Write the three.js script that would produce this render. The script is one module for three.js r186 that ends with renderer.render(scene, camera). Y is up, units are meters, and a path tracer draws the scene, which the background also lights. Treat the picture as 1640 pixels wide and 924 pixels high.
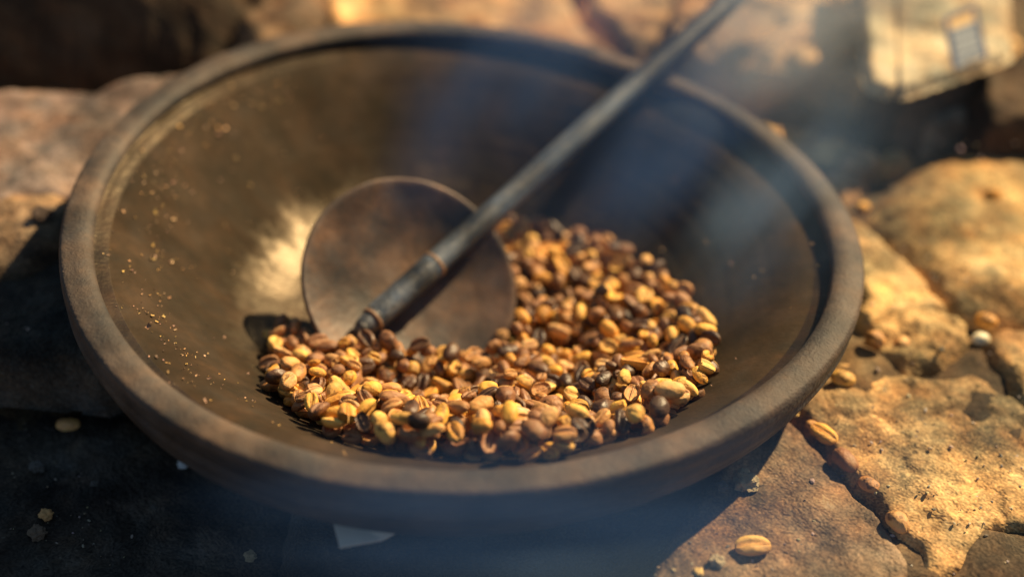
import * as THREE from 'three';
import { mergeGeometries } from 'three/addons/utils/BufferGeometryUtils.js';
import { RoundedBoxGeometry } from 'three/addons/geometries/RoundedBoxGeometry.js';
import { ImprovedNoise } from 'three/addons/math/ImprovedNoise.js';

// ---------------------------------------------------------------- camera, sky, sun, exposure
const scene = new THREE.Scene();
const camera = new THREE.PerspectiveCamera(22, 1024 / 576, 0.02, 40);
camera.position.set(0.02597, 0.39304, 0.55906);
camera.up.set(-0.10231, 0.78380, -0.61253);
camera.lookAt(0.026, 0, 0.0561);
camera.focus = 0.620;
camera.userData.fStop = 2.3;

function skyTexture() {
  const w = 64, h = 32, d = new Float32Array(w * h * 4);
  for (let j = 0; j < h; j++) {
    const up = Math.max(0, ((j + 0.5) / h - 0.5) * 2);
    const k = Math.pow(up, 0.6);
    for (let i = 0; i < w; i++) {
      const o = (j * w + i) * 4;
      d[o] = 0.10 * (1 - k) + 0.038 * k; d[o + 1] = 0.125 * (1 - k) + 0.076 * k; d[o + 2] = 0.15 * (1 - k) + 0.13 * k; d[o + 3] = 1;
    }
  }
  const t = new THREE.DataTexture(d, w, h, THREE.RGBAFormat, THREE.FloatType);
  t.mapping = THREE.EquirectangularReflectionMapping; t.magFilter = THREE.LinearFilter; t.needsUpdate = true;
  return t;
}
scene.background = skyTexture();
scene.environment = scene.background;

const SUN = new THREE.Vector3(0.510, 0.675, -0.534).normalize();
const sun = new THREE.DirectionalLight(new THREE.Color().setRGB(1, 0.75, 0.42), 5);
sun.position.copy(SUN).multiplyScalar(3); sun.castShadow = true;
sun.shadow.mapSize.set(4096, 4096); sun.shadow.radius = 1.6; sun.shadow.bias = -0.0002;
Object.assign(sun.shadow.camera, { left: -0.7, right: 0.7, top: 0.7, bottom: -0.7, near: 0.5, far: 6 });
scene.add(sun, sun.target);

const renderer = new THREE.WebGLRenderer({ antialias: true });
renderer.setSize(1024, 576);
renderer.toneMapping = THREE.LinearToneMapping;
renderer.toneMappingExposure = 1.65;
renderer.shadowMap.enabled = true;

// ---------------------------------------------------------------- helpers
let seed = 20240611;
const rnd = () => { seed = (seed + 0x6D2B79F5) | 0; let t = Math.imul(seed ^ (seed >>> 15), 1 | seed); t = (t + Math.imul(t ^ (t >>> 7), 61 | t)) ^ t; return ((t ^ (t >>> 14)) >>> 0) / 4294967296; };
const rr = (a, b) => a + (b - a) * rnd();
const noise = new ImprovedNoise();
const N = (x, y, z) => noise.noise(x + 31.7, y + 17.3, z + 5.1);
const fbm = (x, y, z, o = 4) => { let s = 0, a = 0.5; for (let i = 0; i < o; i++) { s += a * N(x, y, z); x *= 2.03; y *= 2.03; z *= 2.03; a *= 0.5; } return s; };
const sstep = (a, b, x) => { const t = Math.min(1, Math.max(0, (x - a) / (b - a))); return t * t * (3 - 2 * t); };
const used = {};
function numbered(n) { used[n] = (used[n] ?? -1) + 1; return used[n] ? `${n}_${String(used[n]).padStart(3, '0')}` : n; }
function tag(o, label, category, group, kind) {
  if (label) o.userData.label = label; if (category) o.userData.category = category;
  if (group) o.userData.group = group; if (kind) o.userData.kind = kind; return o;
}
function mesh(name, g, m, parent = scene) {
  const o = new THREE.Mesh(g, m); o.name = parent === scene ? numbered(name) : name; o.castShadow = o.receiveShadow = true; parent.add(o); return o;
}
function thing(name, label, category, group) { const o = new THREE.Group(); o.name = numbered(name); scene.add(o); return tag(o, label, category, group); }
// a point of the photograph carried down to the horizontal plane at height y: where the thing stands on the ground
camera.updateMatrixWorld();
const FW = new THREE.Vector3(0, 0, -1).transformDirection(camera.matrixWorld), RT = new THREE.Vector3(1, 0, 0).transformDirection(camera.matrixWorld), UPV = new THREE.Vector3(0, 1, 0).transformDirection(camera.matrixWorld);
const FPX = 462 / Math.tan(Math.PI * 11 / 180);
function G(px, py, y) {
  const d = FW.clone().multiplyScalar(FPX).addScaledVector(RT, px - 820).addScaledVector(UPV, 462 - py);
  return camera.position.clone().addScaledVector(d, (y - camera.position.y) / d.y);
}

// ---------------------------------------------------------------- computed textures
function pnoise(seedN) {                                   // tileable value noise
  const P = new Float32Array(65536); let s = seedN;
  for (let i = 0; i < 65536; i++) { s = (Math.imul(s, 1664525) + 1013904223) >>> 0; P[i] = s / 4294967296; }
  return (u, v, per) => {
    const x = u * per, y = v * per, xi = Math.floor(x), yi = Math.floor(y), fx = x - xi, fy = y - yi;
    const a = fx * fx * (3 - 2 * fx), b = fy * fy * (3 - 2 * fy), m = (i, j) => P[(((i % per) + per) % per * 257 + ((j % per) + per) % per * 31 + per * 7) & 65535];
    return (m(xi, yi) * (1 - a) + m(xi + 1, yi) * a) * (1 - b) + (m(xi, yi + 1) * (1 - a) + m(xi + 1, yi + 1) * a) * b;
  };
}
function tex(n, f, srgb) {
  const d = new Uint8Array(n * n * 4);
  for (let j = 0; j < n; j++) for (let i = 0; i < n; i++) {
    const c = f(i / n, j / n), o = (j * n + i) * 4;
    for (let k = 0; k < 3; k++) d[o + k] = Math.max(0, Math.min(255, (Array.isArray(c) ? c[k] : c) * 255));
    d[o + 3] = 255;
  }
  const t = new THREE.DataTexture(d, n, n); t.wrapS = t.wrapT = THREE.RepeatWrapping; t.magFilter = THREE.LinearFilter; t.minFilter = THREE.LinearMipmapLinearFilter; t.generateMipmaps = true;
  if (srgb) t.colorSpace = THREE.SRGBColorSpace; t.needsUpdate = true; return t;
}
const pa = pnoise(11), pb = pnoise(77), pc = pnoise(303);
const tf = (p, u, v, per, o) => { let s = 0, a = 0.5, n = 0; for (let i = 0; i < o; i++) { s += a * p(u, v, per); n += a; per *= 2; a *= 0.62; } return s / n; };
const rockMap = tex(512, (u, v) => {
  const a = tf(pa, u, v, 6, 6), b = tf(pb, u, v, 10, 5), g = pc(u, v, 200), s = pc(u, v, 90);
  let l = 0.70 + 0.95 * (a - 0.5) + 0.34 * (g - 0.5);
  if (s > 0.93) l += 0.22; if (s < 0.1) l -= 0.22;
  const w = (b - 0.5) * 0.5;
  return [l + w * 0.3, l * (0.96 - w * 0.15), l * (0.9 - w * 0.6)];
}, true);
const rockBump = tex(512, (u, v) => { const a = tf(pb, u, v, 8, 6), r = Math.abs(tf(pa, u, v, 12, 5) - 0.5) * 2, g = pc(u, v, 128); return 0.55 * a + 0.3 * r + 0.15 * g; });
const clayMap = tex(512, (u, v) => { const a = tf(pa, u, v, 5, 6), b = tf(pc, u, v, 14, 5), l = 0.6 + 0.95 * (a - 0.5) + 0.2 * (b - 0.5), w = (b - 0.5) * 0.45; return [l + w * 0.4, l, l - w * 0.45]; }, true);
const clayBump = tex(512, (u, v) => 0.6 * tf(pb, u, v, 7, 4) + 0.25 * pc(u, v * 1, 60) + 0.15 * pa(u, v, 140));
const clayRough = tex(256, (u, v) => 0.62 + 0.6 * (tf(pc, u, v, 8, 5) - 0.5));
const basinRough = tex(512, (u, v) => { const n = tf(pc, u, v, 8, 5), f = tf(pb, u, v, 30, 4), k = sstep(0.53, 0.66, v + 0.10 * (f - 0.5) + 0.10 * (n - 0.5)); return (0.38 + 0.12 * (f - 0.5) + 0.06 * (n - 0.5)) * (1 - k) + k * (0.86 + 0.2 * (n - 0.5)); });
const beanMap = tex(256, (u, v) => { const a = tf(pa, u, v, 3, 5), b = tf(pb, u, v, 8, 4), c = tf(pc, u, v, 5, 5), l = (0.90 + 0.55 * (a - 0.5) + 0.3 * (b - 0.5)) * (1 - 0.4 * sstep(0.62, 0.76, c)); return [l + 0.05, l, l - 0.06 - (b - 0.5) * 0.25]; }, true);
const beanBump = tex(256, (u, v) => 0.6 * tf(pb, u, v, 6, 4) + 0.4 * tf(pa, u * 1, v, 24, 3));
const rep = (t, x, y = x) => { const c = t.clone(); c.repeat.set(x, y); c.needsUpdate = true; return c; };
const mat = (o) => { const { rgb, ...r } = o; const m = new THREE.MeshStandardMaterial(r); if (rgb) m.color.setRGB(...rgb); return m; };

// ---------------------------------------------------------------- ground and stones
const R7 = rep(rockMap, 7), RB7 = rep(rockBump, 7);        // one tile is about 14 cm
const rock = (rgb, rough = 0.95, bump = 0.002) => mat({ rgb, map: R7, bumpMap: RB7, bumpScale: bump, roughness: rough, vertexColors: true });
const M = {
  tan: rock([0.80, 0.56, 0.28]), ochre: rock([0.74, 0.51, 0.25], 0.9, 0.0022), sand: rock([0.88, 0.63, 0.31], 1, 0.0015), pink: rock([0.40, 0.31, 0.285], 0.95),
  brown: rock([0.34, 0.235, 0.15], 0.85, 0.0025), shade: rock([0.14, 0.095, 0.06]), grey: rock([0.42, 0.40, 0.36]), shadowTone: rock([0.11, 0.098, 0.088], 1, 0.005), soil: rock([0.20, 0.14, 0.08]), orange: rock([0.86, 0.58, 0.33]),  // the two darkest tones carry shade over their stones in the colour
};
function gridGeometry(cells, verts) {
  const g = new THREE.BufferGeometry();
  g.setAttribute('position', new THREE.Float32BufferAttribute(verts.p, 3)); g.setAttribute('uv', new THREE.Float32BufferAttribute(verts.uv, 2));
  g.setAttribute('color', new THREE.Float32BufferAttribute(verts.c, 3)); g.setIndex(cells); g.computeVertexNormals(); return g;
}
const patch = (x, z, s) => { const n = fbm(x * 14 + s, z * 14, s * 3.1, 3), m = fbm(x * 60 + s, z * 60, s, 3); const v = fbm(x * 210 + s, z * 210, s * 2, 2), l = Math.max(0.25, 1 + 0.8 * n + 0.9 * m + 0.5 * v); return [l, l * (1 - 0.12 * m), l * (1 - 0.25 * n - 0.2 * m)]; };
// a stone with a broken outline: poly in world xz, a rough top at y (plus a tilt and a dome), sides that go down to base
function stoneGeometry(poly, o) {
  const { y, base = y - 0.025, cell = 0.0022, round = 0.006, amp = 0.004, fq = 45, dome = 0, tx = 0, tz = 0, s = rr(0, 90), ragged = 0.004, ridge = 0, layers = 0, w = cell * 2.2 } = o;
  let x0 = 9, x1 = -9, z0 = 9, z1 = -9, cx = 0, cz = 0;
  for (const [x, z] of poly) { x0 = Math.min(x0, x); x1 = Math.max(x1, x); z0 = Math.min(z0, z); z1 = Math.max(z1, z); cx += x / poly.length; cz += z / poly.length; }
  x0 -= 0.016; z0 -= 0.016; x1 += 0.016; z1 += 0.016;
  const sd0 = (x, z) => {
    let d = 1e9, c = false;
    for (let i = 0, j = poly.length - 1; i < poly.length; j = i++) {
      const [ax, az] = poly[i], [bx, bz] = poly[j], ex = bx - ax, ez = bz - az, t = Math.min(1, Math.max(0, ((x - ax) * ex + (z - az) * ez) / (ex * ex + ez * ez)));
      d = Math.min(d, (x - ax - t * ex) ** 2 + (z - az - t * ez) ** 2);
      if ((az > z) !== (bz > z) && x < (bx - ax) * (z - az) / (bz - az) + ax) c = !c;
    }
    return (c ? 1 : -1) * Math.sqrt(d);
  };
  const sd = (x, z) => sd0(x, z) + 0.0026 + ragged * 2 * fbm(x * 42 + s, s, z * 42, 2);
  const nx = Math.ceil((x1 - x0) / cell) + 1, nz = Math.ceil((z1 - z0) / cell) + 1, id = new Int32Array(nx * nz).fill(-1), V = { p: [], uv: [], c: [] };
  const span = Math.max(x1 - x0, z1 - z0) / 2;
  let k = 0;
  for (let j = 0; j < nz; j++) for (let i = 0; i < nx; i++) {
    let x = x0 + i * cell, z = z0 + j * cell, d = sd(x, z);
    if (d < -w - cell * 1.5) continue;
    let h = base;
    if (d > -w) {
      const q = Math.min(1, (d + w) / (w + round)), drop = (y - base) * (1 - q) ** 2.6;
      const keep = 0.25 + 0.75 * q * q, hv = y - drop, big = fbm(x * fq + s, s + (hv - y) * fq, z * fq, 5), fine = fbm(x * fq * 5 + s, s * 2 + (hv - y) * fq * 5, z * fq * 5, 3);
      h = hv + tx * (x - cx) + tz * (z - cz) + amp * keep * (1.6 * big + 0.32 * fine);
      if (q < 0.75) { const e = 0.0008, gx = (sd0(x + e, z) - sd0(x, z)) / e, gz = (sd0(x, z + e) - sd0(x, z)) / e, k = 0.007 * (0.75 - q) * fbm(x * 110 + s, hv * 150, z * 110, 3); x += gx * k; z += gz * k; }
      if (ridge) h -= ridge * Math.max(0, 1 - Math.abs(fbm(x * 22 + s, s, z * 22, 3)) * 9);
      if (layers) { const f = (z + 0.25 * x + 0.02 * fbm(x * 12, s, z * 12, 2)) * 38 + s; h += layers * (Math.abs(f - Math.floor(f) - 0.5) * 2 - 0.5) * (0.4 + fbm(x * 9 + s, 3, z * 9, 2) * 2); }
      if (dome) { const rx = (x - cx) / span, rz = (z - cz) / span; h -= dome * (rx * rx + rz * rz); }
    }
    id[j * nx + i] = k++;
    V.p.push(x, h, z); V.uv.push(x + 0.5 * (h - y), z - 0.9 * (h - y)); V.c.push(...patch(x + 0.6 * (h - y), z - 0.9 * (h - y), s));
  }
  const f = [];
  for (let j = 0; j < nz - 1; j++) for (let i = 0; i < nx - 1; i++) {
    const a = id[j * nx + i], b = id[j * nx + i + 1], c = id[(j + 1) * nx + i], d = id[(j + 1) * nx + i + 1];
    if (a >= 0 && c >= 0 && b >= 0) f.push(a, c, b); if (b >= 0 && c >= 0 && d >= 0) f.push(b, c, d);
  }
  return gridGeometry(f, V);
}
function stone(name, pts, m, o, label, category = 'rock') {
  return tag(mesh(name, stoneGeometry(pts.map(([px, py]) => { const p = G(px, py, o.at ?? o.y); return [p.x, p.z]; }), o), m), label, category);
}
{ // the soil underneath, one sheet
  const V = { p: [], uv: [], c: [] }, f = [], n = 220, ax = [];
  for (let i = 0; i <= n; i++) { const t = i / n * 2 - 1; ax.push(0.55 * t + 3.4 * t ** 9); }
  for (let j = 0; j <= n; j++) for (let i = 0; i <= n; i++) {
    const x = ax[i], z = ax[j] - 0.1, far = sstep(0.5, 1.2, Math.hypot(x, z)), pit = 1 - sstep(0.06, 0.19, Math.hypot(x, z));
    V.p.push(x, -0.062 + 0.013 * sstep(0.14, 0.19, x) - 0.042 * sstep(-0.02, 0.12, z) * (1 - sstep(0.02, 0.10, x)) + 0.014 * fbm(x * 30, 2, z * 30, 5) - 0.065 * pit + 0.02 * far, z); V.uv.push(x, z); V.c.push(...patch(x, z, 4));
  }
  for (let j = 0; j < n; j++) for (let i = 0; i < n; i++) { const a = j * (n + 1) + i; f.push(a, a + n + 1, a + 1, a + 1, a + n + 1, a + n + 2); }
  tag(mesh('ground', gridGeometry(f, V), M.soil), 'dark trodden soil showing in the gaps between the stones', null, null, 'structure');
}
const gy = -0.045;
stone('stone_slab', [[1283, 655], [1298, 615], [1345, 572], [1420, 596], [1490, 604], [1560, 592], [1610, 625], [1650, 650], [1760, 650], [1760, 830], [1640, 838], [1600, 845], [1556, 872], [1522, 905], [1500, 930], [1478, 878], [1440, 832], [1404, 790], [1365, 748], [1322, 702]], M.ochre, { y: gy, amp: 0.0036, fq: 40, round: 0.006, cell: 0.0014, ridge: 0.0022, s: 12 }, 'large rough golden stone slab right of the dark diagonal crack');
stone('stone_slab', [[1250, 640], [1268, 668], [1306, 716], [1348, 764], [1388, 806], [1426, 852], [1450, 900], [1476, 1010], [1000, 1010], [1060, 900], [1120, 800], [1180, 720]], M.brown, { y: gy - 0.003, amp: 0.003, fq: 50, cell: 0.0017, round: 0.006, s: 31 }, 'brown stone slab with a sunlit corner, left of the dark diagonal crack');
stone('stone', [[1398, 520], [1430, 502], [1500, 486], [1552, 512], [1560, 545], [1510, 578], [1450, 590], [1400, 575], [1386, 545]], M.ochre, { y: -0.040, at: gy, amp: 0.006, fq: 75, round: 0.008, dome: 0.008, s: 7, cell: 0.0016 }, 'knobbly greyish brown stone between the boulder and the large slab');
stone('boulder', [[1384, 340], [1440, 275], [1520, 232], [1640, 222], [1790, 240], [1790, 540], [1640, 522], [1560, 508], [1520, 478], [1470, 425], [1430, 385]], M.sand, { y: -0.034, at: gy + 0.004, amp: 0.004, fq: 22, round: 0.030, dome: 0.006, s: 55 }, 'broad smooth sandy boulder at the right of the pan');
stone('stone_slab', [[1350, 350], [1384, 352], [1428, 392], [1468, 432], [1515, 486], [1480, 490], [1428, 498], [1396, 512], [1380, 460]], M.tan, { y: gy + 0.004, amp: 0.004, fq: 55, round: 0.006, s: 19 }, 'narrow tan stone wedged between the pan and the sandy boulder');
stone('stone_slab', [[1625, 600], [1605, 575], [1580, 545], [1610, 520], [1760, 530], [1760, 640], [1655, 635]], M.ochre, { y: gy + 0.003, amp: 0.005, fq: 60, round: 0.006, s: 41 }, 'cracked ochre stone below the sandy boulder at the right edge');
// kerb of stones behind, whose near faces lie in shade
stone('kerb_stone', [[1070, 60], [1120, 86], [1180, 98], [1260, 106], [1360, 108], [1460, 160], [1600, 150], [1640, 60], [1500, -120], [1180, -120], [1090, -20]], M.orange, { y: -0.026, base: -0.075, amp: 0.004, fq: 26, round: 0.005, s: 3, ridge: 0.006 }, 'orange flat-topped stone under the paper bag behind the pan');
stone('stone', [[1446, 206], [1470, 172], [1540, 172], [1552, 205], [1530, 236], [1466, 242]], M.grey, { y: -0.028, at: gy, base: -0.07, amp: 0.004, round: 0.008, s: 66 }, 'small grey stone block in shade below the paper bag');
stone('stone', [[1560, 150], [1640, 100], [1760, 90], [1760, 228], [1640, 232], [1575, 232], [1550, 190]], M.shade, { y: -0.012, at: -0.03, base: -0.07, amp: 0.008, fq: 30, round: 0.012, s: 71 }, 'stone coloured dark for shade right of the paper bag at the picture edge');  // shade beside the bag put into the stone colour
for (const [k, [x, y, w, label]] of [[1325, 246, 34, 'pale tan rubble stone just right of the pan rim'], [1378, 262, 30, 'small orange rubble stone beside the pan rim'], [1430, 262, 26, 'tan rubble stone at the left foot of the grey block'], [1345, 300, 30, 'flat rubble stone between pan rim and sandy boulder']].entries()) {
  const pts = []; for (let a = 0; a < 8; a++) pts.push([x + w * rr(0.75, 1.2) * Math.cos(a * 0.785), y + w * 0.62 * rr(0.75, 1.2) * Math.sin(a * 0.785)]);
  stone('rubble_stone', pts, k % 2 ? M.orange : M.tan, { y: gy + 0.006, at: gy, amp: 0.004, round: 0.008, s: 100 + k * 9 }, label, 'stone');
}
stone('stone', [[1190, 190], [1290, 205], [1560, 228], [1620, 240], [1500, 250], [1420, 290], [1395, 335], [1350, 345], [1290, 280], [1200, 240]], M.tan, { y: gy - 0.004, amp: 0.005, fq: 50, round: 0.007, s: 23 }, 'low tan stone bed between the kerb and the pan');
stone('stone', [[540, -160], [760, -160], [900, -120], [905, -10], [930, 40], [985, 75], [860, 90], [700, 80], [600, 70], [528, 50]], M.orange, { y: gy + 0.006, amp: 0.005, fq: 24, round: 0.008, s: 81, cell: 0.003 }, 'wide tan stone behind the middle of the far rim');
stone('stone', [[935, -160], [1060, -150], [1085, -10], [1065, 60], [1020, 72], [985, 40], [950, 0]], M.orange, { y: gy + 0.008, amp: 0.006, fq: 28, round: 0.008, s: 83, cell: 0.003 }, 'tan stone behind the point where the handle crosses the rim');
stone('stone', [[360, -40], [505, -70], [512, 30], [500, 60], [420, 90], [380, 60]], M.brown, { y: -0.030, at: gy, amp: 0.007, fq: 30, round: 0.012, s: 85, cell: 0.003 }, 'brown stone left of the wide tan stone behind the rim');
stone('wall_stone', [[-120, 90], [60, 98], [220, 104], [330, 82], [420, 40], [380, -120], [-120, -140]], M.shade, { y: 0.006, at: -0.045, base: -0.08, amp: 0.012, fq: 26, round: 0.02, s: 87, cell: 0.003 }, 'tall stone coloured dark for shade at the top left corner');  // shaded near face put into the dark colour
stone('stone', [[-120, 132], [60, 140], [150, 146], [210, 122], [290, 112], [345, 100], [420, 110], [260, 240], [125, 310], [60, 300], [-120, 335]], M.pink, { y: gy + 0.006, amp: 0.005, fq: 20, round: 0.008, s: 89, layers: 0.004 }, 'pinkish layered stone left of the pan');
stone('stone', [[-120, 342], [40, 308], [108, 292], [104, 350], [72, 388], [20, 416], [-120, 450]], M.brown, { y: gy + 0.004, amp: 0.006, fq: 45, round: 0.008, s: 91 }, 'brown pitted stone below the pinkish layered stone');
stone('shadow_toned_stone', [[-120, 465], [20, 432], [88, 386], [160, 400], [200, 560], [160, 580], [60, 566], [-120, 560]], M.shadowTone, { y: gy - 0.006, amp: 0.004, fq: 40, round: 0.007, s: 93 }, 'stone coloured dark for the pan shadow at the left of the pan');  // this and the next two: the pan's cast shadow deepened in the colour
stone('shadow_toned_stone', [[-160, 588], [70, 582], [170, 596], [300, 640], [460, 720], [470, 800], [400, 1010], [-160, 1010]], M.shadowTone, { y: gy - 0.046, at: gy - 0.03, amp: 0.006, fq: 36, round: 0.010, s: 95 }, 'wide stone coloured dark for shadow filling the lower left corner');
stone('shadow_toned_stone', [[480, 780], [700, 800], [980, 800], [1110, 780], [1100, 850], [1020, 930], [985, 1010], [430, 1010]], M.shadowTone, { y: gy - 0.036, at: gy - 0.03, amp: 0.007, fq: 44, round: 0.010, s: 97 }, 'lumpy stone coloured dark for shadow below the front of the pan');
stone('stone', [[1540, 905], [1600, 862], [1690, 850], [1760, 1010], [1500, 1010], [1515, 950]], M.shadowTone, { y: gy - 0.022, amp: 0.007, fq: 40, round: 0.01, s: 99 }, 'stone coloured dark for shade low in the bottom right corner');  // dark colour stands in for shade in the low corner

// ---------------------------------------------------------------- the pan
const wob = (t) => 0.0029 * Math.cos(2 * t) - 0.0032 * Math.sin(2 * t) + 0.0202 * Math.cos(3 * t) - 0.0033 * Math.sin(3 * t);
function turned(profile, seg, bumpy, rings = 0) {                        // a hand-made lathe: uneven radius, uv in metres
  const V = [], UV = [], F = []; let s = 0; const n = profile.length;
  profile.forEach(([r, y], i) => {
    if (i) s += Math.hypot(r - profile[i - 1][0], y - profile[i - 1][1]);
    for (let k = 0; k <= seg; k++) {
      const t = (k % seg) / seg * Math.PI * 2, q = r * (1 + wob(t) * Math.min(1, (r / 0.17) ** 3));
      const b = bumpy * (fbm(Math.cos(t) * r * 24, y * 24, Math.sin(t) * r * 24, 3) + 0.28 * fbm(Math.cos(t) * r * 90, y * 90, Math.sin(t) * r * 90, 2));
      const w = rings * N(r * 260 + 0.5 * N(Math.cos(t) * 2, Math.sin(t) * 2, r * 20), Math.cos(t) * 1.3, Math.sin(t) * 1.3);   // faint rings left by the potter's hand
      V.push(q * Math.cos(t), y + b + w, q * Math.sin(t)); UV.push(k / seg * 6, s / 0.18);
    }
  });
  for (let i = 0; i < n - 1; i++) for (let k = 0; k < seg; k++) { const a = i * (seg + 1) + k, b = a + 1, c = a + seg + 1, d = c + 1; F.push(a, b, c, b, d, c); }
  const g = new THREE.BufferGeometry(); g.setAttribute('position', new THREE.Float32BufferAttribute(V, 3)); g.setAttribute('uv', new THREE.Float32BufferAttribute(UV, 2)); g.setIndex(F); g.computeVertexNormals();
  const nn = g.attributes.normal;                              // join the normals along the seam
  for (let i = 0; i < n; i++) { const a = i * (seg + 1), b = a + seg; const v = new THREE.Vector3(nn.getX(a) + nn.getX(b), nn.getY(a) + nn.getY(b), nn.getZ(a) + nn.getZ(b)).normalize(); nn.setXYZ(a, v.x, v.y, v.z); nn.setXYZ(b, v.x, v.y, v.z); }
  return g;
}
const smooth = (pts, n) => new THREE.CatmullRomCurve3(pts.map(([r, y]) => new THREE.Vector3(r, y, 0)), false, 'centripetal').getPoints(n).map((p) => [Math.max(0.0004, p.x), p.y]);
const INNER = smooth([[0, -0.0785], [0.035, -0.0768], [0.07, -0.0700], [0.09, -0.0622], [0.107, -0.0515], [0.124, -0.0375], [0.140, -0.0235], [0.153, -0.0135], [0.1680, -0.0074], [0.1700, -0.0064]], 150);
const OUTER = smooth([[0.1815, -0.0042], [0.1815, -0.0080], [0.1805, -0.0108], [0.1809, -0.0150], [0.1797, -0.0182], [0.1782, -0.0205], [0.1775, -0.0240], [0.172, -0.033], [0.152, -0.053], [0.120, -0.071], [0.08, -0.082], [0, -0.087]], 90);
function floorY(r) { if (r > 0.168) return -0.005; for (let i = 1; i < INNER.length; i++) if (INNER[i][0] >= r) { const [a, b] = [INNER[i - 1], INNER[i]]; return a[1] + (b[1] - a[1]) * (r - a[0]) / Math.max(1e-6, b[0] - a[0]); } return -0.006; }
const clay = new THREE.MeshPhysicalMaterial({ color: new THREE.Color().setRGB(0.060, 0.038, 0.026), ior: 1.48, specularColor: new THREE.Color().setRGB(1, 0.78, 0.5), map: rep(clayMap, 1.3), bumpMap: rep(clayBump, 2), bumpScale: 0.00032, roughnessMap: basinRough, roughness: 1 });
const clayRim = mat({ rgb: [0.185, 0.134, 0.102], map: rep(clayMap, 1, 1), bumpMap: rep(clayBump, 3), bumpScale: 0.0006, roughness: 0.72 });
const pan = thing('roasting_pan', 'wide round dark clay roasting pan full of coffee beans', 'pan');
mesh('basin', turned(INNER, 220, 0.0011, 0.00022), clay, pan);
mesh('outer_wall', turned(OUTER, 220, 0.0010), mat({ rgb: [0.12, 0.118, 0.118], map: clay.map, bumpMap: clay.bumpMap, bumpScale: 0.001, roughness: 0.6 }), pan);
mesh('rim', turned(smooth([[0.1700, -0.0064], [0.1684, -0.0068], [0.1668, -0.0052], [0.1672, -0.0024], [0.1692, -0.0006], [0.1725, 0.0002], [0.1765, -0.0002], [0.1800, -0.0012], [0.1812, -0.0028], [0.1815, -0.0042]], 60), 260, 0.0007), clayRim, pan);

// ---------------------------------------------------------------- the stirring paddle
const hDir = new THREE.Vector3(0.5879, 0.2535, -0.7682).normalize(), pN = new THREE.Vector3(0.3366, 0.7869, 0.5172);
pN.addScaledVector(hDir, -pN.dot(hDir)).normalize();
const pX = new THREE.Vector3().crossVectors(hDir, pN).normalize();
const pC = G(661, 454, -0.040).addScaledVector(pN, -0.0105);
const paddle = thing('stirring_paddle', 'dark round stirring paddle with long rod handle resting on the pan rim', 'paddle');
paddle.position.copy(pC); paddle.quaternion.setFromRotationMatrix(new THREE.Matrix4().makeBasis(pX, hDir, pN));
const PR = 0.0515;
{
  const pr = []; const dish = (r) => 0.0125 * (r / PR) ** 2.2 - 0.003;
  for (let i = 0; i <= 24; i++) { const r = PR * i / 24; pr.push(new THREE.Vector2(Math.max(r, 1e-5), dish(r))); }
  pr.push(new THREE.Vector2(PR + 0.0011, dish(PR) - 0.0004), new THREE.Vector2(PR + 0.0013, dish(PR) - 0.0016), new THREE.Vector2(PR + 0.0004, dish(PR) - 0.003));
  for (let i = 23; i >= 0; i--) { const r = PR * i / 24; pr.push(new THREE.Vector2(Math.max(r, 1e-5), dish(r) - 0.0036)); }
  const g = new THREE.LatheGeometry(pr, 96); g.rotateX(Math.PI / 2);
  const p = g.attributes.position; for (let i = 0; i < p.count; i++) { const x = p.getX(i), y = p.getY(i); p.setZ(i, p.getZ(i) * 1 + 0.0008 * fbm(x * 40, y * 40, 3, 2)); p.setX(i, x * 1.02 + 0.0006 * N(x * 40, y * 40, 1)); }
  const uv = g.attributes.uv; for (let i = 0; i < p.count; i++) uv.setXY(i, p.getX(i) * 8, p.getY(i) * 8);
  g.computeVertexNormals();
  mesh('blade', g, mat({ rgb: [0.27, 0.175, 0.125], map: clayMap, bumpMap: clayBump, bumpScale: 0.0003, roughness: 0.5, side: THREE.DoubleSide }), paddle);
  const rod = (pts, m, name) => { const q = new THREE.LatheGeometry(pts.map(([s, r]) => new THREE.Vector2(r, s)), 40); const o = mesh(name, q, m, paddle); o.position.z = 0.0105; return o; };
  const wood = mat({ rgb: [0.22, 0.265, 0.325], map: rep(clayMap, 1, 6), bumpMap: rep(clayBump, 1, 8), bumpScale: 0.0006, roughness: 0.38 });
  const s0 = -0.0365;
  rod([[s0 - 0.001, 0.0002], [s0, 0.0032], [s0 + 0.003, 0.0046], [s0 + 0.0085, 0.0053], [s0 + 0.012, 0.0062], [s0 + 0.05, 0.0066], [s0 + 0.053, 0.0061], [s0 + 0.12, 0.0060], [s0 + 0.22, 0.0062], [s0 + 0.44, 0.0066], [s0 + 0.441, 0.0002]], wood, 'handle');
  const ring = (s, r) => { const o = mesh('handle_ring', new THREE.TorusGeometry(r, 0.00075, 10, 48), mat({ rgb: [0.42, 0.25, 0.14], roughness: 0.5 }), paddle); o.rotation.x = Math.PI / 2; o.position.set(0, s, 0.0105); };
  ring(s0 + 0.0095, 0.0054); ring(s0 + 0.0515, 0.0062);
}

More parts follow.
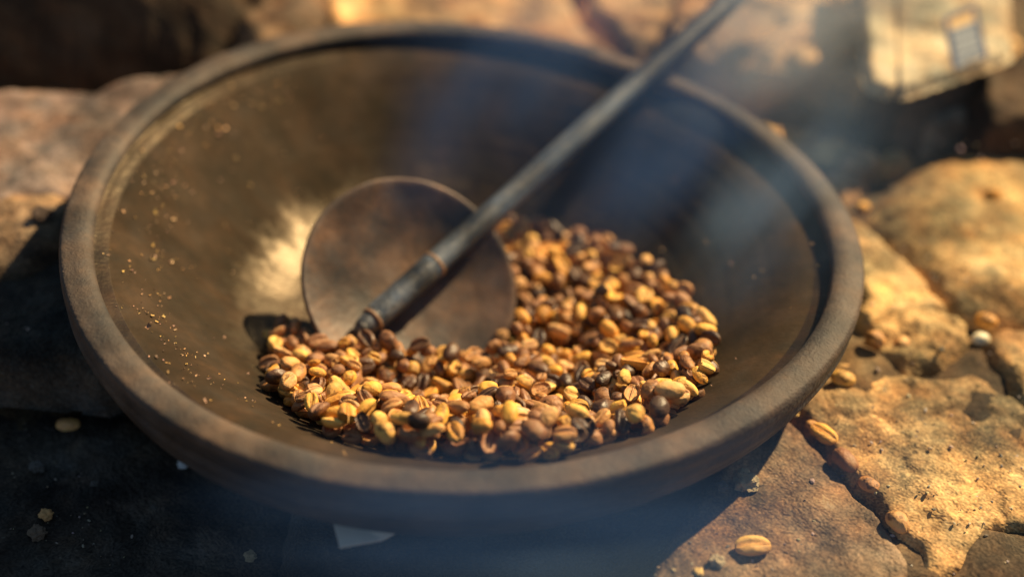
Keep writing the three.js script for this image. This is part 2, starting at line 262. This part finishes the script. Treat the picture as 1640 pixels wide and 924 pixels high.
// ---------------------------------------------------------------- coffee beans
// a bean: domed back up (+y), flat face down with a groove along it, long axis x
function beanGeometry(o) {
  const { a = 0.0054, b = 0.0029, c = 0.0039, groove = 0.0011, gw = 0.16, bend = 0, open = 0, s = 0, rings = 18, chip = 9, rough = 0 } = o;
  const phi = []; for (let i = 0; i < 15; i++) phi.push(-0.35 + i / 14 * (Math.PI + 0.7));
  for (const d of [-0.75, -0.5, -0.34, -0.22, -0.12, -0.05, 0, 0.05, 0.12, 0.22, 0.34, 0.5, 0.75]) phi.push(Math.PI * 1.5 + d);
  const P = [], UV = [], F = [], m = phi.length;
  for (let i = 0; i <= rings; i++) {
    const t = i / rings * Math.PI, x = -Math.cos(t) * a, w = Math.pow(Math.sin(t), 0.82) + 1e-4;
    for (let k = 0; k <= m; k++) {
      const f = phi[k % m], cs = Math.cos(f), sn = Math.sin(f);
      let y = sn > 0 ? sn * b * 1.14 : -Math.pow(-sn, 0.55) * b * 0.62, z = Math.sign(cs) * Math.pow(Math.abs(cs), sn > 0 ? 0.9 : 0.75) * c;
      const dg = f - Math.PI * 1.5;
      const line = 0.10 * Math.sin(t * 2 + s);
      if (sn < 0) { const q = Math.abs(dg - line) / (gw * (1 + open * Math.sin(t))); y += groove * Math.exp(-q * q) * Math.min(1, w * 1.3); z += c * 0.15 * open * Math.exp(-q * q) * Math.sign(dg); }
      const n = 1 + 0.13 * N(x * 300 + s * 7, sn * 1.4 + s, cs * 1.4) + (0.03 + 0.1 * rough) * N(x * 900 + s, sn * 3.4, cs * 3.4 + s);
      const xc = Math.min(x, a * chip + 0.0006 * N(sn * 3, cs * 3, s)); P.push(xc * (1 + 0.06 * N(sn + s, cs, s)), y * w * n + bend * (x / a) ** 2, z * w * n); UV.push(i / rings * 0.6 + s * 0.37, k / m);
    }
  }
  for (let i = 0; i < rings; i++) for (let k = 0; k < m; k++) { const p = i * (m + 1) + k, q = p + 1, r = p + m + 1, t = r + 1; F.push(p, r, q, q, r, t); }
  const g = new THREE.BufferGeometry(); g.setAttribute('position', new THREE.Float32BufferAttribute(P, 3)); g.setAttribute('uv', new THREE.Float32BufferAttribute(UV, 2)); g.setIndex(F); g.computeVertexNormals(); return g;
}
// the papery strip in a bean's groove
function seamGeometry(o) {
  const { a = 0.0054, b = 0.0029, c = 0.0039, bend = 0, s = 0, groove = 0.0011 } = o, P = [], F = [], n = 12;
  for (let i = 0; i <= n; i++) { const t = (0.12 + 0.76 * i / n) * Math.PI, x = -Math.cos(t) * a, w = Math.pow(Math.sin(t), 0.82), z0 = 0.1 * Math.sin(t * 2 + s) * c * 0.55;
    for (const e of [-1, -0.33, 0.33, 1]) P.push(x, (-b * 0.62 + groove * (0.62 - 0.12 * Math.abs(e) + 0.14 * N(x * 900, e, s))) * w + bend * (x / a) ** 2, (z0 + e * c * (0.06 + 0.02 * N(x * 700, s, 1))) * w); }
  for (let i = 0; i < n; i++) for (let k = 0; k < 3; k++) { const p = i * 4 + k; F.push(p, p + 1, p + 4, p + 1, p + 5, p + 4); }
  const g = new THREE.BufferGeometry(); g.setAttribute('position', new THREE.Float32BufferAttribute(P, 3)); g.setIndex(F); g.computeVertexNormals(); return g;
}
const KINDS = [{ s: 1 }, { s: 2, a: 0.0060, c: 0.0037 }, { s: 3, a: 0.0048, c: 0.0040 }, { s: 4, a: 0.0052, b: 0.0033, c: 0.0037, bend: -0.0006 }, { s: 5, open: 1.3, groove: 0.0018, gw: 0.24, bend: 0.0005 }, { s: 6, a: 0.0058, b: 0.0025, c: 0.0035, bend: 0.0008 }, { s: 7, a: 0.0050, b: 0.0034, c: 0.0033, groove: 0.0007 }, { s: 8, open: 0.7, groove: 0.0015, a: 0.0056, c: 0.0042 }, { s: 9, a: 0.0050, chip: 0.3 }, { s: 10, a: 0.0036, b: 0.0022, c: 0.0028 }, { s: 11, a: 0.0055, c: 0.0036, open: 2.2, groove: 0.0022, gw: 0.3, rough: 1 }];
const beanG = KINDS.map(beanGeometry), seamG = KINDS.map(seamGeometry);
const beanM = (rgb, rough, dark) => mat({ rgb, map: beanMap, bumpMap: beanBump, bumpScale: 0.0006, roughness: rough });
const TONES = [
  { word: 'golden', w: 0.26, m: [beanM([0.93, 0.53, 0.11], 0.65), beanM([0.86, 0.45, 0.095], 0.62), beanM([0.90, 0.57, 0.17], 0.66)] },
  { word: 'tan', w: 0.20, m: [beanM([0.74, 0.42, 0.16], 0.62), beanM([0.80, 0.49, 0.22], 0.65), beanM([0.64, 0.34, 0.13], 0.6)] },
  { word: 'brown', w: 0.33, m: [beanM([0.36, 0.18, 0.085], 0.6), beanM([0.29, 0.145, 0.075], 0.58), beanM([0.44, 0.23, 0.105], 0.62)] },
  { word: 'dark brown', w: 0.21, m: [beanM([0.13, 0.07, 0.045], 0.45), beanM([0.085, 0.05, 0.036], 0.45), beanM([0.17, 0.09, 0.05], 0.45)] },
];
const seamM = [mat({ rgb: [0.62, 0.36, 0.12], roughness: 0.8 }), mat({ rgb: [0.58, 0.36, 0.19], roughness: 0.8 }), mat({ rgb: [0.42, 0.25, 0.14], roughness: 0.8 }), mat({ rgb: [0.30, 0.18, 0.11], roughness: 0.8 })];
const CX = 0.0180, CZ = 0.038, RX = 0.1000, RZ = 0.1130;
const HC = 0.0008, HN = 310, HX = CX - HC * HN / 2, HZ = CZ - HC * HN / 2, H = new Float32Array(HN * HN), FL = new Float32Array(HN * HN);
const bladeY = (x, z) => { // height of the blade's upper side above (x, z), or nothing
  const y = pC.y - (pN.x * (x - pC.x) + pN.z * (z - pC.z)) / pN.y, q = new THREE.Vector3(x - pC.x, y - pC.y, z - pC.z);
  const r = q.length(); return r < PR + 0.002 ? y + 0.005 * (r / PR) ** 2.4 : null;
};
for (let j = 0; j < HN; j++) for (let i = 0; i < HN; i++) { const x = HX + i * HC, z = HZ + j * HC, f = floorY(Math.hypot(x, z)) + 0.0006; FL[j * HN + i] = f; const b = bladeY(x, z); H[j * HN + i] = b === null ? f : Math.max(f, b); }
const edgeR = (x, z) => { const a = Math.atan2((z - CZ) / RZ, (x - CX) / RX); return Math.hypot((x - CX) / RX, (z - CZ) / RZ) / (1 + 0.07 * N(Math.cos(a) * 2.2, Math.sin(a) * 2.2, 9.3) * 1.6); };
const beans = [];
const E = new THREE.Euler(), Q = new THREE.Quaternion(), m4 = new THREE.Matrix4();
function tryBean() {
  const th = rr(0, Math.PI * 2), rad = Math.sqrt(rnd()), x = CX + RX * rad * Math.cos(th), z = CZ + RZ * rad * Math.sin(th);
  const kd = Math.floor(rnd() * KINDS.length), K = KINDS[kd], size = rr(0.80, 1.10), pose = rnd();
  const flip = pose < 0.42 ? Math.PI : pose < 0.84 ? 0 : (rnd() < 0.5 ? 1 : -1) * rr(1.1, 1.9);
  E.set(flip + rr(-0.6, 0.6), rr(0, Math.PI * 2), rr(-0.55, 0.55), 'YZX'); Q.setFromEuler(E);
  const A = size * (K.a ?? 0.0054), B = size * (K.b ?? 0.0029) * 0.88, C = size * (K.c ?? 0.0039);
  m4.makeRotationFromQuaternion(Q); const e = m4.elements, ax = [1 / (A * A), 1 / (B * B), 1 / (C * C)];
  const q = (r, s) => ax[0] * e[r] * e[s] + ax[1] * e[4 + r] * e[4 + s] + ax[2] * e[8 + r] * e[8 + s];
  const xx = q(0, 0), xy = q(0, 1), xz = q(0, 2), yy = q(1, 1), yz = q(1, 2), zz = q(2, 2);
  const reach = Math.ceil(Math.max(A, B, C) / HC), ci = Math.round((x - HX) / HC), cj = Math.round((z - HZ) / HC), cells = [];
  let y = -1, top = 0;
  for (let j = -reach; j <= reach; j++) for (let i = -reach; i <= reach; i++) {
    const I = ci + i, J = cj + j; if (I < 0 || J < 0 || I >= HN || J >= HN) return null;
    const dx = HX + I * HC - x, dz = HZ + J * HC - z, b = xy * dx + yz * dz, c = xx * dx * dx + 2 * xz * dx * dz + zz * dz * dz - 1, D = b * b - yy * c;
    if (D <= 0) continue;
    const s = Math.sqrt(D), lo = (-b - s) / yy, hi = (-b + s) / yy; cells.push(J * HN + I, hi); top = Math.max(top, hi);
    y = Math.max(y, H[J * HN + I] - lo - 0.0004);
  }
  return { x, y, z, top, cells, q: Q.clone(), kd, size, cap: 0 };
}
const thick = (x, z) => { const e = edgeR(x, z); if (e > 1) return 0; if (z < 0.044 && Math.hypot(x - pC.x, z - pC.z) < PR + 0.006) return 0.015; return 0.0085 + 0.024 * Math.pow(1 - e * e, 0.55) * (0.85 + 0.6 * N(x * 30, 4, z * 30)); };
for (let n = 0, miss = 0; n < 2400 && miss < 600; n++) {
  let best = null;
  for (let k = 0; k < 7; k++) { const b = tryBean(); if (!b) continue; const by = bladeY(b.x, b.z); if ((by !== null && b.z < 0.031 + 0.06 * Math.max(0, b.x)) || (b.x < -0.025 && b.z < 0.024)) continue; if (!best || b.y - floorY(Math.hypot(b.x, b.z)) - thick(b.x, b.z) < best.y - floorY(Math.hypot(best.x, best.z)) - thick(best.x, best.z)) best = b; }
  if (!best || thick(best.x, best.z) <= 0 || best.y + best.top > floorY(Math.hypot(best.x, best.z)) + thick(best.x, best.z) + 0.002 + Math.max(0, Math.hypot(best.x, best.z) - 0.085) * 0.16) { miss++; continue; }
  for (let k = 0; k < best.cells.length; k += 2) { const c = best.cells[k]; H[c] = Math.max(H[c], best.y + best.cells[k + 1]); }
  const r = rnd(); let acc = 0; best.tone = TONES.findIndex((t) => (acc += t.w) > r); if (best.tone < 0) best.tone = 3; best.m = Math.floor(rnd() * 3); best.sc = new THREE.Vector3(best.size * rr(0.88, 1.14), best.size * rr(0.9, 1.2), best.size * rr(0.86, 1.12));
  beans.push(best);
}
{ // which beans show largest from where the picture is taken: a coarse depth buffer over their surfaces
  const W = 820, Hh = 462, zb = new Float32Array(W * Hh).fill(9), own = new Int32Array(W * Hh).fill(-1), v = new THREE.Vector3();
  beans.forEach((b, bi) => {
    const p = beanG[b.kd].attributes.position; b.mat = new THREE.Matrix4().compose(new THREE.Vector3(b.x, b.y, b.z), b.q, b.sc);
    for (let i = 0; i < p.count; i++) {
      v.fromBufferAttribute(p, i).applyMatrix4(b.mat).sub(camera.position); const d = v.dot(FW), X = Math.round(410 + FPX / 2 * v.dot(RT) / d), Y = Math.round(231 - FPX / 2 * v.dot(UPV) / d);
      for (let q = -1; q <= 1; q++) for (let r = -1; r <= 1; r++) { const k = (Y + q) * W + X + r; if (k >= 0 && k < zb.length && d < zb[k]) { zb[k] = d; own[k] = bi; } }
    }
    b.seen = 0;
  });
  for (const o of own) if (o >= 0) beans[o].seen++;
}
const order = beans.map((b, i) => i).sort((i, j) => beans[j].seen - beans[i].seen), single = order.slice(0, 300), rest = order.slice(300);
const viewDir = camera.position.clone().normalize();
const protos = {}, same = {};
for (const i of single) {
  const b = beans[i], face = new THREE.Vector3(0, -1, 0).applyQuaternion(b.q), f = face.dot(viewDir), seam = f > 0.35, key = [b.kd, b.tone, b.m, seam].join();
  let o;
  if (protos[key]) { o = protos[key].clone(); o.name = numbered('coffee_bean'); o.userData = {}; scene.add(o); }
  else { o = protos[key] = mesh('coffee_bean', beanG[b.kd], TONES[b.tone].m[b.m]); if (seam) mesh('seam', seamG[b.kd], seamM[b.tone], o); }
  o.position.set(b.x, b.y, b.z); o.quaternion.copy(b.q); o.scale.copy(b.sc);
  const ex = (b.x - CX) / RX, ez = (b.z - CZ) / RZ, er = Math.hypot(ex, ez), sec = ((Math.round(Math.atan2(ez, ex) / (Math.PI / 4)) % 8) + 8) % 8;
  const side = ['right', 'front right', 'front', 'front left', 'left', 'far left', 'far', 'far right'][sec];
  const where = Math.hypot(b.x - pC.x, b.z - pC.z) < PR + 0.010 ? `by the paddle blade's ${b.x < pC.x ? 'left end' : b.x < pC.x + 0.03 ? 'middle' : 'right end'}` : er < 0.38 ? 'mid heap' : er < 0.74 ? `within the heap's ${side}` : `on the heap's ${side} edge`;
  const look = ['plump', 'long', 'short', 'bent', 'split-open', 'curved thin', 'roundish', 'broad open', 'chipped', 'small', 'cracked'][b.kd];
  const pose = seam ? 'groove showing' : f < -0.35 ? 'smooth back up' : 'tipped on edge';
  b.o = o; (same[`${look} ${TONES[b.tone].word} bean, ${pose}, ${where}`] ??= []).push(b);
}
for (const [text, list] of Object.entries(same)) {
  list.sort((p, q) => p.x - q.x);
  list.forEach((b, i) => tag(b.o, list.length === 2 ? `${text}, ${i ? 'right' : 'left'} of two` : list.length === 3 ? `${text}, ${['left', 'middle', 'right'][i]} of three` : text, 'coffee bean', 'coffee beans lying on top of the heap'));
}
{ // the beans below and between them, past the first three hundred
  const g = mergeGeometries(rest.map((i) => { const b = beans[i], q = beanG[b.kd].clone().applyMatrix4(b.mat), c = TONES[b.tone].m[b.m].color, n = q.attributes.position.count, col = new Float32Array(n * 3); for (let k = 0; k < n; k++) { col[k * 3] = c.r; col[k * 3 + 1] = c.g; col[k * 3 + 2] = c.b; } q.setAttribute('color', new THREE.BufferAttribute(col, 3)); return q; }));
  tag(mesh('coffee_bean_heap', g, mat({ map: beanMap, bumpMap: beanBump, bumpScale: 0.0005, roughness: 0.5, vertexColors: true })), 'heap of half-hidden coffee beans under the ones on top', 'coffee beans', null, 'stuff');
}
console.log('beans', beans.length, 'least seen single', beans[single[299]]?.seen);

// ---------------------------------------------------------------- beans and bits lying on the stones
const ray = new THREE.Raycaster();
const bed = scene.children.filter((o) => o.isMesh && /stone|boulder|ground|slab/.test(o.name)); scene.updateMatrixWorld(true);
function land(px, py) { const p = G(px, py, gy); ray.set(new THREE.Vector3(p.x, 0.2, p.z), new THREE.Vector3(0, -1, 0)); const h = ray.intersectObjects(bed, false)[0]; const q = h ? h.point.y : gy; const p2 = G(px, py, q + 0.002); return p2.setY(q); }
function loose(px, py, kd, tone, mi, turn, size, label, up = true, dy = 0.0018, least = -1, category = 'coffee bean', name = 'loose_coffee_bean') {
  let p = land(px, py); if (p.y < least) p = G(px, py, least); const o = mesh(name, beanG[kd], TONES[tone].m[mi]);
  o.position.copy(p); o.position.y += dy * size; o.rotation.set(up ? Math.PI : 0, turn, 0, 'YXZ'); o.scale.setScalar(size); tag(o, label, category);
  if (up) mesh('seam', seamG[kd], seamM[tone], o);
  return o;
}
loose(1350, 608, 0, 0, 2, -0.25, 1.05, 'yellow bean lying alone on the slab just right of the pan', false, 0.0026);
loose(1317, 703, 1, 0, 0, -0.75, 1.15, 'long yellow bean with groove up at the top of the diagonal crack', true, 0.003, gy - 0.004);
loose(1300, 688, 2, 1, 2, -0.7, 0.62, 'small orange brown bean fragment touching the long yellow bean', false, 0.004, gy - 0.004);
loose(1354, 740, 1, 2, 0, -1.0, 1.15, 'brown bean lying in the diagonal crack below the yellow one', false, 0.0026, gy - 0.004);
loose(1391, 783, 0, 1, 2, -0.6, 0.9, 'light brown bean lower in the diagonal crack', false, 0.0026, gy - 0.004);
loose(1438, 838, 3, 1, 1, -1.0, 1.1, 'pale tan bean lowest in the diagonal crack', false, 0.0026, gy - 0.004);
loose(1206, 878, 5, 0, 2, 0.25, 1.3, 'curved golden bean on the brown slab at the bottom', true, 0.003);
loose(1571, 545, 3, 0, 2, 0.25, 0.9, 'whitish yellow seed in a dark hollow of the right stones', false, 0.003, -1, 'seed', 'seed').material = mat({ rgb: [0.85, 0.75, 0.5], roughness: 0.5 });
loose(1591, 314, 6, 0, 1, 0.4, 0.95, 'single orange bean on top of the smooth sandy boulder', false, 0.003);
loose(1446, 549, 2, 1, 1, 0.9, 0.8, 'pale bean resting on the knobbly stone', false, 0.003);
loose(1580, 516, 0, 0, 1, -0.2, 1.0, 'golden bean where the sandy boulder meets the slab', false, 0.003);
loose(1402, 545, 3, 1, 0, -0.7, 1.0, 'tan bean beside the pan rim below the knobbly stone', false, 0.003);
loose(1384, 332, 2, 0, 0, 0.2, 0.75, 'small orange bean on the narrow stone by the rim', false, 0.003);
loose(108, 681, 1, 1, 1, 0.2, 0.9, 'lone tan bean on the shadow-coloured stone left of the pan', false, 0.0026);
// crumbs: rough little lumps
function lumpGeometry(s, flat = 0.7) { const g = new THREE.IcosahedronGeometry(1, 5), p = g.attributes.position; for (let i = 0; i < p.count; i++) { const x = p.getX(i), y = p.getY(i), z = p.getZ(i), k = 1 + 1.0 * fbm(x * 1.3 + s, y * 1.3, z * 1.3, 4); p.setXYZ(i, x * k, y * k * flat, z * k); } g.computeVertexNormals(); return g; }
const lumps = [1, 2, 3, 4].map((s) => lumpGeometry(s * 5.3));
const pale = mat({ rgb: [0.42, 0.34, 0.21], bumpMap: beanBump, bumpScale: 0.0008, roughness: 0.9 }), yellowish = mat({ rgb: [0.85, 0.58, 0.2], roughness: 0.8 }), ash = mat({ rgb: [0.12, 0.11, 0.10], roughness: 0.95 });
function crumb(px, py, r, m, label, category = 'pebble', name = 'pebble', k = Math.floor(rnd() * 4)) { const o = mesh(name, lumps[k], m), p = land(px, py); o.position.copy(p); o.position.y += r * 0.4; o.scale.setScalar(r); o.rotation.y = rr(0, 6); tag(o, label, category); return o; }
crumb(1196, 772, 0.0052, pale, 'pale knobbly pebble catching the sun below the front right of the rim');
crumb(1158, 776, 0.0024, ash, 'tiny grey pebble left of the pale knobbly pebble');
crumb(1270, 663, 0.0026, yellowish, 'bright yellow crumb on the tip of the brown slab', 'crumb', 'crumb').position.y += 0.002;
crumb(1150, 897, 0.0030, pale, 'small pale pebble left of the curved golden bean');
crumb(1120, 912, 0.0018, yellowish, 'tiny orange crumb at the bottom edge of the brown slab', 'crumb', 'crumb');
crumb(400, 888, 0.0026, pale, 'pale round pebble alone at the bottom left below the pan');
crumb(57, 746, 0.0032, ash, 'grey pebble in the dark at the lower left edge');
crumb(150, 773, 0.0019, ash, 'grey pebble among the dark stones left of centre bottom');
crumb(58, 852, 0.0036, mat({ rgb: [0.16, 0.11, 0.075], roughness: 0.9 }), 'brown lump of earth low in the dark left corner', 'clod', 'clod');
crumb(72, 822, 0.0028, mat({ rgb: [0.6, 0.33, 0.13], roughness: 0.8 }), 'little orange crumb above the brown lump of earth', 'crumb', 'crumb');
crumb(293, 740, 0.0026, mat({ rgb: [0.8, 0.82, 0.85], roughness: 0.5 }), 'tiny white chip on the shadow-coloured ground below the left rim', 'chip', 'chip');
crumb(66, 343, 0.0050, M.pink.clone(), 'small pinkish pebble by the left end of the pan').material.vertexColors = false;
{ // grit and husk flakes: nobody could count them
  const flake = new THREE.IcosahedronGeometry(1, 0), grit = new THREE.InstancedMesh(flake, mat({ roughness: 0.9 }), 900), e = new THREE.Object3D(), c = new THREE.Color();
  let n = 0;
  for (let k = 0; k < 900; k++) {
    const left = rnd() < 0.5, px = left ? rr(0, 520) : rr(1000, 1640), py = left ? rr(430, 924) : rr(220, 924), p = land(px, py);
    if (Math.hypot(p.x, p.z) < 0.182) continue;
    const s = rr(0.0002, left ? 0.0006 : 0.0008) * (rnd() < 0.06 ? 1.8 : 1); e.position.copy(p); e.position.y += s * 0.4; e.scale.set(s * rr(0.7, 2), s * rr(0.4, 0.9), s); e.rotation.set(rr(-0.4, 0.4), rr(0, 6), rr(-0.4, 0.4)); e.updateMatrix();
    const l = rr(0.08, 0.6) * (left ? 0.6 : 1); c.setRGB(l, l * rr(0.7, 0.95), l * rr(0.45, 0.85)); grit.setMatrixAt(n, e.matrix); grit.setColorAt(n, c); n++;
  }
  grit.count = n; grit.name = 'grit'; tag(grit, 'fine grit and crumbs scattered over the stones around the pan', 'grit', null, 'stuff'); scene.add(grit);
  const curl = new THREE.PlaneGeometry(2, 1.4, 5, 3); { const p = curl.attributes.position; for (let i = 0; i < p.count; i++) { const x = p.getX(i), y = p.getY(i); p.setXYZ(i, x * (1 + 0.3 * N(x * 2, y * 2, 1)), 0.35 * x * x + 0.25 * y * y * (1 + x) + 0.2 * N(x, y, 3), y * (1 + 0.4 * N(x * 2, y, 7))); } curl.computeVertexNormals(); }
  const husk = new THREE.InstancedMesh(curl, mat({ roughness: 0.7, side: THREE.DoubleSide }), 620); n = 0;
  for (let k = 0; k < 9000 && n < 620; k++) {
    const a = rr(0, Math.PI * 2), main = Math.abs(Math.atan2(Math.sin(a - 3.05), Math.cos(a - 3.05))) < 0.95, r = rr(0.10, 0.163);
    const drift = N(Math.cos(a) * r * 42, Math.sin(a) * r * 42, 8) + 0.6 * N(Math.cos(a) * r * 130, Math.sin(a) * r * 130, 2), band = Math.exp(-(((r - 0.149) / 0.011) ** 2));
    if (rnd() > (main ? 0.04 + 0.9 * band * sstep(-0.35, 0.35, drift) : 0.010)) continue;
    const q = r * (1 + wob(a) * (r / 0.17) ** 3), s = rr(0.00014, 0.00048) * (rnd() < 0.10 ? rr(1.4, 2.4) : 1);
    e.position.set(q * Math.cos(a), floorY(r) + s * 0.4 + 0.0004, q * Math.sin(a)); e.scale.set(s * rr(0.8, 1.6), s, s * rr(0.6, 1.4)); e.rotation.set(rr(-0.5, 0.5), rr(0, 6), rr(-0.5, 0.5)); e.updateMatrix();
    const l = rr(0.05, 0.85); c.setRGB(l, l * rr(0.5, 0.7), l * rr(0.16, 0.45)); husk.setMatrixAt(n, e.matrix); husk.setColorAt(n, c); n++;
  }
  husk.count = n; husk.name = 'husk_flakes'; tag(husk, 'tiny golden husk flakes stuck to the inner wall of the pan', 'husks', null, 'stuff'); scene.add(husk);
}

// ---------------------------------------------------------------- carton behind and paper scrap in front
{
  const top = 0.010, bag = thing('paper_bag', 'cream paper bag with a blue printed mark lying behind the pan', 'bag');
  const card = mat({ rgb: [0.86, 0.76, 0.56], map: R7, bumpMap: rep(clayBump, 9), bumpScale: 0.0012, roughness: 0.85 }), tape = mat({ rgb: [0.09, 0.07, 0.055], roughness: 0.9 });
  const part = (name, pts, y, m, o) => mesh(name, stoneGeometry(pts.map(([x, z]) => { const p = G(x, z, y); return [p.x, p.z]; }), { y, base: y - 0.007, w: 0.001, amp: 0.0016, fq: 22, round: 0.003, ragged: 0.0003, cell: 0.0018, ...o }), m, bag);
  stone('added_dark_stone', [[1452, 150], [1530, 122], [1596, 100], [1600, -80], [1400, -80], [1420, 130]], M.shade, { y: -0.012, at: -0.006, base: -0.06, amp: 0.003, fq: 40, round: 0.006, s: 61 }, 'added stone coloured dark for the shade under the paper bag');  // added block, its dark colour stands in for the shaded gap under the bag
  const panel = part('main_panel', [[1446, 134], [1530, 106], [1612, 76], [1606, -90], [1440, -90]], top, card, { s: 5 });
  part('side_panel', [[1404, 126], [1424, 135], [1436, 132], [1430, -90], [1378, -90]], top - 0.002, card, { s: 8 });
  part('strap', [[1434, 130], [1447, 132], [1442, -90], [1430, -90]], top - 0.004, tape, { s: 9, round: 0.001, amp: 0.0004 });
  const cv = document.createElement('canvas'); cv.width = 128; cv.height = 192; const c = cv.getContext('2d');
  c.fillStyle = '#20345a'; c.fillRect(0, 0, 128, 192); c.fillStyle = '#c8a468'; c.fillRect(18, 20, 92, 34); c.fillStyle = '#717a85'; c.fillRect(18, 54, 92, 138);
  c.fillStyle = '#4a566a'; for (const y of [92, 122, 150, 166]) c.fillRect(18, y, 92, 5); c.fillStyle = '#98a0a6'; c.fillRect(22, 108, 84, 6); c.fillRect(18, 140, 88, 4);
  const ct = new THREE.CanvasTexture(cv); ct.colorSpace = THREE.SRGBColorSpace;
  scene.updateMatrixWorld(true);
  const q = [[1511, 28], [1564, 8], [1584, 92], [1528, 110]].map(([x, y]) => G(x, y, top)), g = new THREE.PlaneGeometry(1, 1, 14, 20), gp = g.attributes.position, gu = g.attributes.uv;
  for (let i = 0; i < gp.count; i++) {
    const u = gu.getX(i), v = 1 - gu.getY(i), a = q[0].clone().lerp(q[1], u).lerp(q[3].clone().lerp(q[2], u), v);
    ray.set(new THREE.Vector3(a.x, 0.3, a.z), new THREE.Vector3(0, -1, 0)); const h = ray.intersectObject(panel)[0]; gp.setXYZ(i, a.x, (h ? h.point.y : top) + 0.0004, a.z);
  }
  g.computeVertexNormals(); mesh('printed_mark', g, mat({ map: ct, roughness: 0.8, side: THREE.DoubleSide }), bag);
}
{ // a folded scrap of white paper pushed under the front of the pan
  const y0 = -0.040, pts = [[526, 822], [700, 838], [668, 846], [612, 862], [544, 878]].map(([x, y]) => G(x, y, y0)), lift = [0.004, 0.001, 0.0045, -0.001, 0.0005], P = [], F = [];
  for (const h of [0, -0.0006]) pts.forEach((p, i) => P.push(p.x, p.y + lift[i] + h, p.z));
  for (let i = 1; i < 4; i++) { F.push(0, i + 1, i, 5, 5 + i, 6 + i); } for (let i = 0; i < 5; i++) { const j = (i + 1) % 5; F.push(i, j, i + 5, j, j + 5, i + 5); }
  const g = new THREE.BufferGeometry(); g.setAttribute('position', new THREE.Float32BufferAttribute(P, 3)); g.setIndex(F); const q = g.toNonIndexed(); q.computeVertexNormals();
  tag(mesh('paper_scrap', q, mat({ rgb: [0.82, 0.82, 0.76], roughness: 0.9, side: THREE.DoubleSide })), 'pointed scrap of white paper poking out under the front of the pan', 'paper');
}

// ---------------------------------------------------------------- smoke: thin drifting veils that rise out of the pan
const veils = [];
function veil(a, b, wide, side, lean, alpha, s, tint = [0.40, 0.62, 0.86]) {               // from a to b, wide metres across, curling
  const n = 40, m = 22, P = [], C = [], F = [], A = new THREE.Vector3(...a), B = new THREE.Vector3(...b), D = B.clone().sub(A), S = new THREE.Vector3(...side).normalize(), O = new THREE.Vector3().crossVectors(D, S).normalize();
  for (let i = 0; i <= n; i++) for (let j = 0; j <= m; j++) {
    const u = i / n, v = j / m * 2 - 1, c = A.clone().addScaledVector(D, u).addScaledVector(S, v * wide * (0.55 + 0.6 * u) + 0.02 * N(u * 1.4, s, 1)).addScaledVector(O, lean * v * v + 0.010 * N(u * 1.5, v * 0.8 + s, s));
    const e = sstep(0, 0.4, u) * (1 - sstep(0.45, 1, u)) * (1 - sstep(0, 1, Math.abs(v)));
    const k = Math.max(0, 0.6 + 1.9 * fbm(u * 2.2 + s, v * 1.6, s * 2, 3));
    P.push(c.x, c.y, c.z); C.push(...tint, alpha * e * k);
  }
  for (let i = 0; i < n; i++) for (let j = 0; j < m; j++) { const p = i * (m + 1) + j; F.push(p, p + 1, p + m + 1, p + 1, p + m + 2, p + m + 1); }
  const g = new THREE.BufferGeometry(); g.setAttribute('position', new THREE.Float32BufferAttribute(P, 3)); g.setAttribute('color', new THREE.Float32BufferAttribute(C, 4)); g.setIndex(F); g.computeVertexNormals(); veils.push(g);
}
veil([0.06, -0.04, 0.00], [0.15, 0.13, -0.11], 0.11, [1, 0.1, 0.5], 0.010, 1.25, 1.3);
veil([0.03, -0.035, 0.02], [0.12, 0.12, -0.06], 0.10, [0.9, 0.2, 0.2], -0.010, 0.8, 2.9);
veil([0.08, -0.03, 0.03], [0.20, 0.08, -0.08], 0.09, [0.8, 0, 0.7], 0.010, 0.95, 4.1);
veil([0.00, -0.02, -0.06], [0.10, 0.14, -0.20], 0.14, [1, 0.1, 0.2], 0.010, 0.85, 5.7);
veil([0.10, -0.02, -0.10], [0.24, 0.08, -0.24], 0.12, [1, 0.1, 0.4], 0.010, 1.7, 6.3, [0.58, 0.66, 0.72]);
veil([-0.03, -0.04, 0.00], [0.06, 0.15, -0.12], 0.10, [1, 0.1, 0.3], 0.010, 1.15, 3.7);
veil([0.12, -0.02, -0.18], [0.245, 0.05, -0.25], 0.085, [1, 0.3, 0.6], 0.010, 1.6, 11.3, [0.62, 0.66, 0.66]);
veil([-0.10, 0.004, 0.208], [0.19, 0.022, 0.196], 0.058, [0.1, 0.85, -0.45], 0.004, 1.25, 7.7);
veil([-0.04, 0.002, 0.206], [0.26, 0.022, 0.178], 0.060, [-0.1, 0.85, -0.5], 0.004, 0.8, 8.6);
const smokeM = mat({ rgb: [1, 1, 1], roughness: 1, vertexColors: true, transparent: true, opacity: 0.28, depthWrite: false, side: THREE.DoubleSide });
const smoke = mesh('smoke', mergeGeometries(veils), smokeM); smoke.castShadow = false; tag(smoke, 'thin bluish smoke drifting out of the pan', 'smoke', null, 'stuff');

renderer.render(scene, camera);
